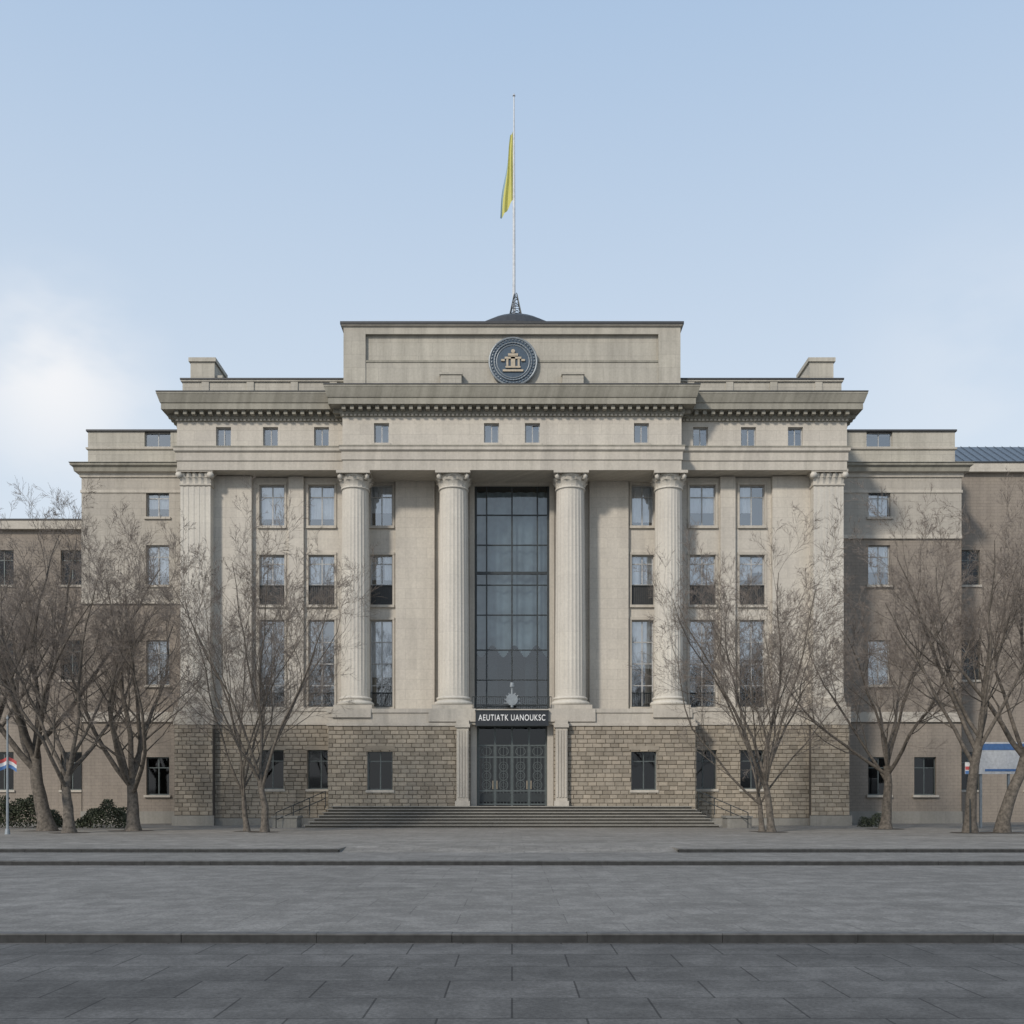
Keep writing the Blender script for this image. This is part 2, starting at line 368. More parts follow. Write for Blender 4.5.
sb+=[(-q[1],-q[0],q[2],q[3]) for q in sb]
zl0s,zl1s=Z(722,ySP),Z(708,ySP)
for s_ in(-1,1):
    a,b=(-XS,-xc-.001) if s_<0 else (xc+.001,XS)
    o=[q for q in sb if (q[0]<0)==(s_<0)]
    walls.wall(a,b,GZ-.3,zl0s-.2,ySP,o,MORT,depth=.35,rm=TRIM)
    rus.rustic(a,b,GZ+.45,zl0s-.2,ySP,o,RUST,seed=15+s_)
    rus.rustic(yW,20,GZ+.45,zl0s-.2,0,[],RUST,seed=19,flip=(s_*XS,s_))
    trim.box(a,b,ySP-.12,ySP-.003,GZ-.2,GZ+.44,STEP)
    walls.box(a,b,ySP,yW-.003,zl0s-.2,zl1s,TRIM)
    trim.box(a,b,ySP-.1,ySP-.002,zl0s-.18,zl0s,TRIM); trim.box(a,b,ySP-.05,ySP-.002,zl1s-.2,zl1s+.02,TRIM)
for q in sb:
    window(q[0],q[1],q[2],q[3],ySP+.25,'dark',rw)
    trim.box(q[0]-.1,q[1]+.1,ySP-.12,ySP+.05,q[2]-.15,q[2]-.002,TRIM); trim.box(q[0]-.15,q[1]+.15,ySP-.07,ySP-.0,q[3]+.002,q[3]+.25,RUST)
def leaf(bd,c,out,side,h,w,curl,m):
    c=Vector(c);out=Vector(out);side=Vector(side);up=Vector((0,0,1)); prev=None
    for k in range(6):
        t=k/5; p=c+up*(h*(t if t<.8 else .8+.05*math.sin((t-.8)*9)))+out*(curl*(t**2.2)); ww=w*(.75+.5*math.sin(t*math.pi))*(1 if t<.9 else .5)
        row=[p-side*ww/2-out*.03,p+out*.03,p+side*ww/2-out*.03]
        if prev:
            bd.quad([prev[0],prev[1],row[1],row[0]],m); bd.quad([prev[1],prev[2],row[2],row[1]],m)
        prev=row
cap=B()
yQ=.6
for s_ in(-1,1):
    u0,u1=-s_*X(180,yQ),-s_*X(210,yQ); lo,hi=min(u0,u1),max(u0,u1)
    zcap0=Z(484,yQ); zt_=Z(470,yQ)+.0
    walls.box(lo,hi,yQ,yW-.004,zl1s+.03,zt_,COL)
    n=6
    for k in range(n):
        u=lo+.08+(hi-lo-.16)*k/(n-1); walls.box(u-.08,u+.08,yQ-.02,yQ-.001,zl1s+.9,zcap0-.15,COL)
    trim.box(lo-.12,hi+.12,yQ-.12,yW-.01,zl1s+.025,zl1s+.35,TRIM); trim.box(lo-.07,hi+.07,yQ-.07,yW-.02,zl1s+.352,zl1s+.6,TRIM)
    trim.box(lo-.2,hi+.2,yQ-.26,yW-.01,zt_-.18,zt_-.002,TRIM); trim.box(lo-.05,hi+.05,yQ-.08,yW-.01,zcap0-.1,zcap0,TRIM)
    for r,(n,h,cu) in enumerate(((5,.42,.18),(5,.72,.26))):
        for k in range(n):
            u=lo+(hi-lo)*(k+.5)/n; leaf(cap,(u,yQ-.02,zcap0),(0,-1,0),(1,0,0),h,.34 if r==0 else .26,cu,COL)
    for q in(lo-.04,hi+.04): cap.cyl((q,yQ-.24,zt_-.34),(q,yQ+.1,zt_-.34),.19,.19,12,COL)
    a,b=lo-.25,hi+.25
    walls.box(a,b,yQ-.35,ySP-.003,GZ-.2,zl0s-.2,MORT); rus.rustic(a,b,GZ+.62,zl0s-.2,yQ-.35,[],RUST,seed=30+s_)
    trim.box(a-.1,b+.1,yQ-.5,yQ-.352,GZ-.2,GZ+.61,STEP)
    trim.box(a-.05,b+.05,yQ-.42,ySP-.12,zl0s-.198,zl1s+.022,TRIM)
# ---- columns
def column(cx,cy,zb,zt,rb,rt,bd,pl):
    pl.box(cx-rb*1.32,cx+rb*1.32,cy-rb*1.32,cy+rb*1.32,zb,zb+.28,TRIM)
    def lathe(prof,n=40):
        i0=len(bd.v)
        for r,z in prof:
            for k in range(n):
                t=2*math.pi*k/n; bd.v.append((cx+r*math.cos(t),cy+r*math.sin(t),z))
        for j in range(len(prof)-1):
            for k in range(n):
                a=i0+j*n+k; b2=i0+j*n+(k+1)%n; bd.f.append((a,b2,b2+n,a+n)); bd.m.append(bd.mi(COL))
    pr=[]
    for k in range(9):
        t=-math.pi/2+math.pi*k/8; pr.append((rb*1.14+.13*math.cos(t),zb+.42+.13*math.sin(t)))
    for k in range(5): pr.append((rb*1.08,zb+.56+.02*k))
    for k in range(9):
        t=-math.pi/2+math.pi*k/8; pr.append((rb*1.03+.09*math.cos(t),zb+.73+.09*math.sin(t)))
    pr.append((rb,zb+.84)); lathe(pr)
    z0=zb+.84; z1=zt-1.0; nf=24; per=8; n=nf*per; R=16; i0=len(bd.v)
    for j in range(R+1):
        t=j/R; z=z0+(z1-z0)*t; r=rb+(rt-rb)*(t**1.5)
        dep=.028 if 0<j<R else 0.0
        for k in range(n):
            ph=(k%per)/per; d=0 if ph<.2 else dep*math.sin((ph-.2)/.8*math.pi)**.6
            a=2*math.pi*k/n; bd.v.append((cx+(r-d)*math.cos(a),cy+(r-d)*math.sin(a),z))
    for j in range(R):
        for k in range(n):
            a=i0+j*n+k; b2=i0+j*n+(k+1)%n; bd.f.append((a,b2,b2+n,a+n)); bd.m.append(bd.mi(COL))
    lathe([(rt,z1),(rt+.07,z1+.02),(rt+.07,z1+.09),(rt-.02,z1+.11),(rt-.02,z1+.5),(rt+.1,z1+.82)])
    for r,(h,cu,w,ofs) in enumerate(((.42,.22,.46,0),(.68,.30,.42,.5))):
        for k in range(10):
            a=2*math.pi*(k+ofs)/10; o=(math.cos(a),math.sin(a),0); sd=(-math.sin(a),math.cos(a),0)
            leaf(cap,(cx+rt*o[0],cy+rt*o[1],z1+.1),o,sd,h,w,cu,COL)
    for k in range(4):
        a=math.pi/4+k*math.pi/2; o=Vector((math.cos(a),math.sin(a),0)); sd=Vector((-o.y,o.x,0)); p=Vector((cx,cy,z1+.68))+o*(rt+.26)
        cap.cyl(p-sd*.09,p+sd*.09,.19,.19,12,COL); 
    w=rt+.2; pl.box(cx-w,cx+w,cy-w,cy+w,zt-.17,zt-.002,TRIM)
colm=B()
zc0=zl1
for px_ in(354.5,453):
    cx=X(px_,0)
    for s_ in(1,-1): column(s_*cx,0.15+.05,zc0,Z(470,yE),.93 if px_>400 else .86,.84 if px_>400 else .80,colm,trim)
    for s_ in(1,-1): trim.box(s_*cx-1.38,s_*cx+1.38,yP-.14,1.45,zl1-.75,zl1+.012,TRIM) if px_>400 else trim.box(s_*cx-1.15,s_*cx+1.15,yP-.1301,1.45,zl1-.5,zl1+.012,TRIM)
colm.obj('columns',bld,True); cap.obj('capitals',bld,True)
for s_ in(-1,1):
    a,b=sorted((-s_*X(456,yP-.4),-s_*X(468,yP-.4)))
    trim.box(a,b,yP-.4,yP-.145,GZ+1.0,zl0-.35,TRIM)
    for k in range(4):
        u=a+.1+(b-a-.2)*k/3; trim.box(u-.05,u+.05,yP-.45,yP-.401,GZ+1.7,zl0-.5,TRIM)
    trim.box(a-.08,b+.08,yP-.5,yP-.145,zl0-.348,zl0-.15,TRIM); trim.box(a-.03,b+.03,yP-.46,yP-.145,zl0-.148,zl0+.1,TRIM)
    trim.box(a-.08,b+.08,yP-.5,yP-.145,doorz+.002,doorz+.3,TRIM)
    trim.box(s_*xd,s_*(xd-.35),yP+.3,yP+1.5,doorz-.2,zl0-.152,TRIM)
trim.box(-xd,xd,yP-.02,yW+.25,zl0-.15,zl1-.0,TRIM)
sg=B(); sz0,sz1=Z(725,yP-.3),Z(711,yP-.3); sx=-X(475,yP-.3)
sg.box(-sx,sx,yP-.34,yP-.022,sz0,sz1,SIGNM)
for q in(sz0-.05,sz1+.002): sg.box(-sx-.03,sx+.03,yP-.37,yP-.02,q,q+.048,DFRAME)
sg.obj('sign_board',bld)
tc=bpy.data.curves.new('sign_lettering','FONT'); tc.body='AEUTIATK UANOUKSC'; tc.size=.50; tc.extrude=.02; tc.align_x='CENTER'; tc.align_y='CENTER'; tc.offset=.004; tc.space_character=1.15
to=bpy.data.objects.new('sign_lettering',tc); S.collection.objects.link(to); to.location=(0,yP-.36,(sz0+sz1)/2); to.rotation_euler=(math.pi/2,0,0); to.data.materials.append(WHITE); to.parent=bld
bpy.context.view_layer.update(); wd=to.dimensions.x; to.scale=(3.9/wd,1,1)
railing(-xd+.1,xd-.1,yP+.1,zl1+.02,zl1+.75)
orn=B()
for k in range(9):
    a=math.pi*k/8; orn.cyl((0,yP+.06,zl1+.35),(.5*math.cos(a),yP+.06,zl1+.35+.65*math.sin(a)),.06,.03,6,GREY)
orn.cyl((0,yP+.02,zl1+.1),(0,yP+.02,zl1+1.35),.09,.05,8,GREY); orn.cyl((0,yP-.06,zl1+.55),(0,yP+.08,zl1+.55),.34,.34,24,GREY); orn.cyl((0,yP+.02,zl1+1.3),(0,yP+.02,zl1+1.55),.14,.1,10,GREY)
orn.obj('entrance_ornament',bld)
# door
yd=yP+.9; dw=xd-.35; dz1=zl0-.15
dr=B()
def dbox(*a): dr.box(*a,GRILLE)
for f in(-1,-.5,0,.5,1):
    q=f*(dw-.06); dbox(q-.05,q+.05,yd-.08,yd+.05,doorz,dz1)
zt1=doorz+2.9
for q in(doorz+.1,doorz+.9,zt1,zt1+.7,dz1-.06): dbox(-dw,dw,yd-.06,yd+.03,q-.04,q+.04)
def dring(cx,cz,rx,rz,t=.02):
    for j in range(16):
        a,b=2*math.pi*j/16,2*math.pi*(j+1)/16; dr.cyl((cx+rx*math.cos(a),yd-.04,cz+rz*math.sin(a)),(cx+rx*math.cos(b),yd-.04,cz+rz*math.sin(b)),t,t,4,GRILLE,False)
for k in range(4):
    a=-dw+.06+(dw-.06)*.5*k; b=a+(dw-.06)*.5; c=(a+b)/2
    for j in range(5):
        u=a+(b-a)*(j+.5)/5; dr.box(u-.013,u+.013,yd-.03,yd-.01,doorz+.1,zt1+.7,GRILLE)
    for zz in(doorz+1.25,doorz+1.8,doorz+2.35): dring(c,zz,.27,.27); dring(c,zz,.14,.14,.015)
    dring(c,zt1+.35,.3,.25)
    dr.box(a+.12,b-.12,yd-.05,yd-.02,doorz+.25,doorz+.75,DFRAME)
    dr.cyl((b-.12 if k%2==0 else a+.12,yd-.12,doorz+1.0),(b-.12 if k%2==0 else a+.12,yd-.12,doorz+1.5),.025,.025,8,TAN)
dr.quad([(-dw,yd,doorz),(dw,yd,doorz),(dw,yd,dz1),(-dw,yd,dz1)],DGLASS)
dr.quad([(-dw,yd+1.5,doorz),(dw,yd+1.5,doorz),(dw,yd+1.5,dz1),(-dw,yd+1.5,dz1)],DARK)
for s_ in(-1,1): dr.quad([(s_*dw,yd,doorz),(s_*dw,yd+1.5,doorz),(s_*dw,yd+1.5,dz1),(s_*dw,yd,dz1)],DARK)
dr.obj('entrance_door',bld)
# ---- emblem
em=B(); ec=Vector((X(512.5,yA),yA-.1,Z(363,yA))); R=1.42
em.cyl((ec.x,yA-.2,ec.z),(ec.x,yA+.15,ec.z),R,R,64,NAVY)
def ring(r,rr,y,m,n=64):
    for k in range(n):
        t=2*math.pi*k/n;t2=2*math.pi*(k+1)/n
        em.cyl((ec.x+r*math.cos(t),y,ec.z+r*math.sin(t)),(ec.x+r*math.cos(t2),y,ec.z+r*math.sin(t2)),rr,rr,6,m,False)
ring(R,.06,yA-.2,GREY); ring(.98,.03,yA-.21,GREY)
for k in range(40):
    t=2*math.pi*k/40
    for q,dt in((1.12,.06),(1.28,-.06)):
        p=Vector((ec.x+q*math.cos(t),yA-.22,ec.z+q*math.sin(t))); p2=Vector((ec.x+(q+.02)*math.cos(t+.13+dt),yA-.26,ec.z+(q+.02)*math.sin(t+.13+dt))); em.cyl(p,p2,.05,.01,5,GREY)
ye=yA-.28
for a,b,c,d in((-.62,.62,-.62,-.5),(-.45,.45,-.4,-.3),(-.13,.13,-.3,.3),(-.4,-.28,-.3,.12),(.28,.4,-.3,.12),(-.5,.5,.14,.26),(-.3,.3,.32,.46),(-.72,-.5,.0,.12),(.5,.72,.0,.12)):
    em.box(ec.x+a,ec.x+b,ye,yA-.2,ec.z+c,ec.z+d,TAN)
em.cyl((ec.x,ye,ec.z+.6),(ec.x,yA-.2,ec.z+.6),.12,.12,16,TAN)
em.obj('wall_emblem',bld)

# ---- wings
yV=6.0
def wing(xin,xout,winpx,flip):
    zt_=Z(430,yV); zc_=Z(465,yV); zb_=Z(478,yV)
    x0,x1=min(xin,xout),max(xin,xout)
    o=[]
    for c,w in winpx:
        for a,b in((517,490),(585,545),(685,640),(795,757)):
            if c==925 and a<700: continue
            o.append((X(c-w/2,yV),X(c+w/2,yV),Z(a,yV),Z(b,yV)))
    zz=Z(535 if flip else 600,yV)
    walls.wall(x0,x1,zz,zb_,yV,[q for q in o if q[2]>=zz],WING,depth=.3)
    walls.wall(x0,x1,GZ-.3,zz,yV+.05,[q for q in o if q[2]<zz],BRICK,depth=.3)
    trim.box(x0,x1,yV-.08,yV+.048,zz-.25,zz-.002,TRIM)
    trim.box(x0,x1,yV-.15,yV+.048,GZ-.3,GZ+.8,STEP); 
    trim.box(x0,x1,yV-.1,yV+.048,Z(722,yV),Z(712,yV),TRIM)
    for q in o:
        window(q[0],q[1],q[2],q[3],yV+.25,'std' if q[2]>4 else 'dark',rw); trim.box(q[0]-.12,q[1]+.12,yV-.12,yV+.045,q[2]-.15,q[2]-.002,TRIM)
    walls.quad([(xout,yV,GZ-.3),(xout,24,GZ-.3),(xout,24,zb_),(xout,yV,zb_)],BRICK)
    trim.mould(x0,x1,yV,24,[(0,zb_),(.1,zb_+.05),(.1,zb_+.3),(.35,zb_+.34)],TRIM)
    trim.mould(x0,x1,yV,24,[(.35,zb_+.34),(.4,zb_+.6),(.55,zb_+.7),(.55,zb_+.9),(.62,zc_),(-.5,zc_+.1)],CORN)
    trim.mould(x0,x1,yV,24,[(0,zb_-1.0),(.06,zb_-.98),(.06,zb_-.8),(0,zb_-.78)],TRIM)
    yy=yV+.3
    pw=[(X(c-13,yy),X(c+13,yy),Z(446.5,yy),Z(431.5,yy)) for c,w in winpx if c<900]
    walls.wall(x0+.3,x1-.3,zc_-.2,zt_,yy,pw,ATT,depth=.3)
    for q in pw: window(*q,yy+.2,'small',rw)
    for xx in(x0+.3,x1-.3): walls.quad([(xx,yy,zc_-.2),(xx,24,zc_-.2),(xx,24,zt_),(xx,yy,zt_)],ATT)
    trim.box(x0+.2,x1-.2,yy-.1,24,zt_+.002,zt_+.12,COPE)
    trim.mould(x0+.3,x1-.3,yy,24,[(0,Z(450,yy)),(.1,Z(449.5,yy)),(.12,Z(448,yy)),(0,Z(447,yy))],TRIM)
wing(-XS-.0,X(81,yV),[(157,23)],False)
wing(XS,X(961,yV),[(925,22),(879,22)],True)
yF=10.0
def far(x0,x1,pytop,roof):
    zt_=Z(pytop,yF); o=[]
    n=int((x1-x0)/4.2)
    for k in range(n):
        c=x0+(k+.5)*(x1-x0)/n
        for a,b in((585,550),(680,640),(790,752)): o.append((c-.75,c+.75,Z(a,yF),Z(b,yF)))
    walls.wall(x0,x1,GZ-.3,zt_,yF,o,BRICK,depth=.3)
    for q in o: window(*q,yF+.2,'dark',rw); trim.box(q[0]-.1,q[1]+.1,yF-.1,yF-.002,q[2]-.15,q[2]-.002,TRIM)
    trim.box(x0,x1,yF-.35,yF-.002,zt_-.5,zt_+.1,TRIM); trim.box(x0,x1,yF-.4,yF-.002,zt_+.102,zt_+.2,COPE)
    if roof: 
        zr=Z(447,yF+3); walls.quad([(x0,yF-.3,zt_+.2),(x1,yF-.3,zt_+.2),(x1,yF+3,zr),(x0,yF+3,zr)],ROOFM); walls.quad([(x0,yF+3,zr),(x1,yF+3,zr),(x1,24,zr-.5),(x0,24,zr-.5)],ROOFM)
        for k in range(int((x1-x0)/.6)):
            u=x0+.6*k; trim.quad([(u,yF-.3,zt_+.26),(u+.06,yF-.3,zt_+.26),(u+.06,yF+3,zr+.06),(u,yF+3,zr+.06)],COPE)
    else: walls.quad([(x0,yF,zt_),(x1,yF,zt_),(x1,24,zt_),(x0,24,zt_)],ROOFM)
far(-62,X(80.5,yV),523,False); far(X(961.5,yV),62,466,True)
walls.obj('walls',bld); trim.obj('stone_trim_and_cornices',bld); win.obj('window_frames',bld); gl.obj('window_glass',bld); rus.obj('rusticated_blocks',bld); cur.obj('curtains_and_rooms',bld)

# ---------------------------------------------------------------- steps
st=B(); zt0=doorz; n=7; hz=(zt0-GZ)/n
for k in range(n):
    z1=zt0-k*hz; ox=.19*k; oy=.36*k
    yk=yP+(.89 if k==0 else -.145)
    st.box(-10.36-ox,10.36+ox,-2.26-oy,yk,z1-hz-.002*k,z1-.051,RISER)  # risers use the painted-shade copy, treads the lighter stone
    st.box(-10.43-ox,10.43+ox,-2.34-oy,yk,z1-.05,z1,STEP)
st.obj('entrance_steps')
for s_ in(-1,1):
    h=B()
    a=Vector((s_*10.75,-2.4,zt0)); b=Vector((s_*13.0,-4.9,GZ))
    pts=[a.lerp(b,t) for t in(0,.33,.66,1)]
    for p in pts: h.cyl(p-Vector((0,0,.1)),p+Vector((0,0,.85)),.025,.025,8,DFRAME)
    for o in(.85,.45): h.cyl(a+Vector((0,0,o)),b+Vector((0,0,o)),.025,.025,8,DFRAME)
    h.obj('stair_handrail')
    w=B(); x0,x1=sorted((s_*11.95,s_*13.3)); w.box(x0,x1,-4.5,-3.2,GZ-.1,GZ+.55,STEP); w.box(x0-.06,x1+.06,-4.56,-3.14,GZ+.552,GZ+.66,STEP); w.obj('stone_plinth')

# ---------------------------------------------------------------- flagpole
fp=B(); yf=3.5; fx=X(513.5,yf); zb=Z(322,yf); ztp=Z(96,yf)
fp.cyl((fx,yf,zb-2),(fx,yf,Z(200,yf)),.11,.085,12,POLE); fp.cyl((fx,yf,Z(200,yf)),(fx,yf,ztp),.085,.04,12,POLE)
fp.cyl((fx,yf,ztp),(fx,yf,ztp+.12),.09,.05,12,POLE)
for k in range(4):
    a=math.pi/4+k*math.pi/2; q=Vector((math.cos(a),math.sin(a),0)); p0=Vector((fx+.1,yf,zb-.5))+q*.75; p1=Vector((fx+.1,yf,zb+1.75))+q*.12
    fp.cyl(p0,p1,.035,.03,6,DFRAME)
    a2=a+math.pi/2; q2=Vector((math.cos(a2),math.sin(a2),0))
    for j in range(5):
        t=.2+j*.17; r=.75+(.12-.75)*t; r2=.75+(.12-.75)*(t+.15)
        b0=Vector((fx+.1,yf,zb-.5+2.25*t)); b1=Vector((fx+.1,yf,zb-.5+2.25*(t+.15)))
        fp.cyl(b0+q*r,b0+q2*r,.02,.02,5,DFRAME); fp.cyl(b0+q*r,b1+q2*r2,.018,.018,5,DFRAME)
fp.obj('flagpole')
dm=B(); dc=(fx+.1,4.2)
for j in range(5):
    for k in range(32):
        f=lambda jj,kk:(dc[0]+3.3*math.cos(jj/5*math.pi/2)*math.cos(2*math.pi*kk/32),dc[1]+3.3*math.cos(jj/5*math.pi/2)*math.sin(2*math.pi*kk/32),zt+.1+2.05*math.sin(jj/5*math.pi/2))
        dm.quad([f(j,k),f(j,k+1),f(j+1,k+1),f(j+1,k)],COPE)
dm.obj('roof_dome',bld)
FL,nt,b=newmat('flag_cloth'); uvn=N(nt,'ShaderNodeUVMap'); sp=N(nt,'ShaderNodeSeparateXYZ'); nt.links.new(uvn.outputs[0],sp.inputs[0])
rr=ramp(nt,[(.0,(.74,.69,.22)),(.80,(.74,.69,.22)),(.84,(.34,.48,.55)),(1,(.34,.48,.55))]); nt.links.new(sp.outputs[1],rr.inputs[0])
nt.links.new(rr.outputs[0],b.inputs['Base Color']); b.inputs['Roughness'].default_value=.8
tr=N(nt,'ShaderNodeBsdfTranslucent'); nt.links.new(rr.outputs[0],tr.inputs[0]); mx=N(nt,'ShaderNodeMixShader'); mx.inputs[0].default_value=.35
nt.links.new(b.outputs[0],mx.inputs[1]); nt.links.new(tr.outputs[0],mx.inputs[2]); nt.links.new(mx.outputs[0],nt.nodes['Material Output'].inputs[0])
nu,nv=28,30; me=bpy.data.meshes.new('flag'); vs=[];uvs=[]
top=Z(131,yf); H=Z(218,yf)
for j in range(nv+1):
    v=j/nv
    for i in range(nu+1):
        u=i/nu
        width=.14+.74*v**.9
        x=fx-.07-width*u-.0*v
        z=top-(top-H)*(v*(.78+.22*u**.8))-.30*u
        y=yf+.10*math.sin(u*13+v*3)*(.3+v)+.02
        vs.append((x+.05*math.sin(v*9+u*5)*u,y,max(z,H+.35*(1-u)))); uvs.append((v,u))
fs=[]
for j in range(nv):
    for i in range(nu):
        a=j*(nu+1)+i; fs.append((a,a+1,a+nu+2,a+nu+1))
me.from_pydata(vs,[],fs); ul=me.uv_layers.new(name='UVMap')
for l in me.loops: ul.data[l.index].uv=uvs[l.vertex_index]
me.polygons.foreach_set('use_smooth',[True]*len(fs)); me.materials.append(FL)
fo=bpy.data.objects.new('flag',me); S.collection.objects.link(fo)

# ---------------------------------------------------------------- ground
def paving(name,c1,c2,bw,bh,mort,rough=.8,ms=.012,patch=.3):
    m,nt,b=newmat(name); g=N(nt,'ShaderNodeNewGeometry')
    br=N(nt,'ShaderNodeTexBrick'); nt.links.new(g.outputs['Position'],br.inputs['Vector']); br.inputs['Scale'].default_value=1
    br.inputs['Brick Width'].default_value=bw; br.inputs['Row Height'].default_value=bh; br.inputs['Mortar Size'].default_value=ms; br.inputs['Mortar Smooth'].default_value=.4
    br.inputs['Color1'].default_value=(*c1,1); br.inputs['Color2'].default_value=(*c2,1); br.inputs['Mortar'].default_value=(*mort,1); br.inputs['Bias'].default_value=0
    mp=N(nt,'ShaderNodeMapping'); nt.links.new(g.outputs['Position'],mp.inputs[0]); mp.inputs['Scale'].default_value=(.25,.9,1)
    r1=ramp(nt,[(.3,(1-patch,)*3),(.7,(1+patch,)*3)]); nt.links.new(noise(nt,mp.outputs[0],.6,4,.65),r1.inputs[0])
    r2=ramp(nt,[(.3,(.60,)*3),(.7,(1.40,)*3)]); nt.links.new(noise(nt,g.outputs['Position'],20,4,.9),r2.inputs[0])
    r3=ramp(nt,[(.45,(.82,)*3),(.6,(1.06,)*3)]); nt.links.new(noise(nt,g.outputs['Position'],1.9,4,.7),r3.inputs[0])
    o=mixc(nt,'MULTIPLY',1.0,br.outputs['Color'],r1.outputs[0]); o=mixc(nt,'MULTIPLY',1.0,o,r2.outputs[0]); o=mixc(nt,'MULTIPLY',1.0,o,r3.outputs[0])
    # small dark spots (old gum, drips)
    vo=N(nt,'ShaderNodeTexVoronoi'); vo.inputs['Scale'].default_value=1.3; nt.links.new(g.outputs['Position'],vo.inputs['Vector'])
    sp=ramp(nt,[(.035,(.7,)*3),(.06,(1,)*3)]); nt.links.new(vo.outputs['Distance'],sp.inputs[0]); o=mixc(nt,'MULTIPLY',1.0,o,sp.outputs[0])
    nt.links.new(o,b.inputs['Base Color']); b.inputs['Roughness'].default_value=rough; b.inputs['Specular IOR Level'].default_value=.2
    return m
NEAR=paving('dark_paving',(.108,.106,.101),(.130,.127,.121),1.3,.9,(.050,.049,.047),patch=.3)
MID=paving('grey_paving',(.195,.188,.173),(.218,.210,.194),1.6,1.2,(.135,.13,.12),patch=.15,ms=.01)
FAR_=paving('light_paving',(.225,.213,.19),(.26,.246,.222),.8,.8,(.16,.155,.145),patch=.15)
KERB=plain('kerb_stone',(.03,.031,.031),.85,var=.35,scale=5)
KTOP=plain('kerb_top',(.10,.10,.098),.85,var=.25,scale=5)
BIG=2500
def sheet(name,x0,x1,y0,y1,z,m):
    b=B(); b.quad([(x0,y0,z),(x1,y0,z),(x1,y1,z),(x0,y1,z)],m); return b.obj(name)
k1=-D+13.3; k2=-D+27.2; k3=-D+31.6
sheet('ground',-BIG,BIG,-BIG,BIG,-.02,MID)
sheet('road',-300,300,-160,k1,0,NEAR)
sheet('plaza_pavement',-300,300,k1+.2,k2,.12,MID)
sheet('upper_pavement',-300,300,k2+.2,k3+.02,.24,MID)
t=B()
xl,xr=X(338,k3+0),X(678,k3+0)
t.quad([(-300,k3+.2,GZ),(xl,k3+.2,GZ),(xl,40,GZ),(-300,40,GZ)],FAR_)
t.quad([(xr,k3+.2,GZ),(300,k3+.2,GZ),(300,40,GZ),(xr,40,GZ)],FAR_)
t.quad([(xl,k3,.2402),(xr,k3,.2402),(xr,k3+1.6,GZ),(xl,k3+1.6,GZ)],FAR_)
t.quad([(xl,k3+1.6,GZ),(xr,k3+1.6,GZ),(xr,40,GZ),(xl,40,GZ)],FAR_)
for q in(xl,xr): t.quad([(q,k3,.2402),(q,k3+1.6,GZ),(q,k3,GZ)],FAR_)
t.obj('forecourt_pavement')
def kerb(x0,x1,y,zb,zt,name='kerb'):
    b=B(); x=x0; rnd=random.Random(int(y*10))
    while x<x1:
        w=min(1.8,x1-x); d=rnd.uniform(-.006,.006); e=rnd.uniform(-.003,.003)
        b.box(x+.004,x+w-.004,y+d,y+.2,zb-.1,zt-.02+e,KERB); b.box(x+.003,x+w-.003,y-.006+d,y+.2,zt-.019+e,zt+e+.003,KTOP); x+=w
    b.box(x0,x1,y+.02,y+.19,zb-.1,zt-.03,KERB)
    return b.obj(name)
kerb(-80,80,k1,0,.12); kerb(-100,100,k2,.12,.24); kerb(-100,xl,k3,.24,GZ); kerb(xr,100,k3,.24,GZ)

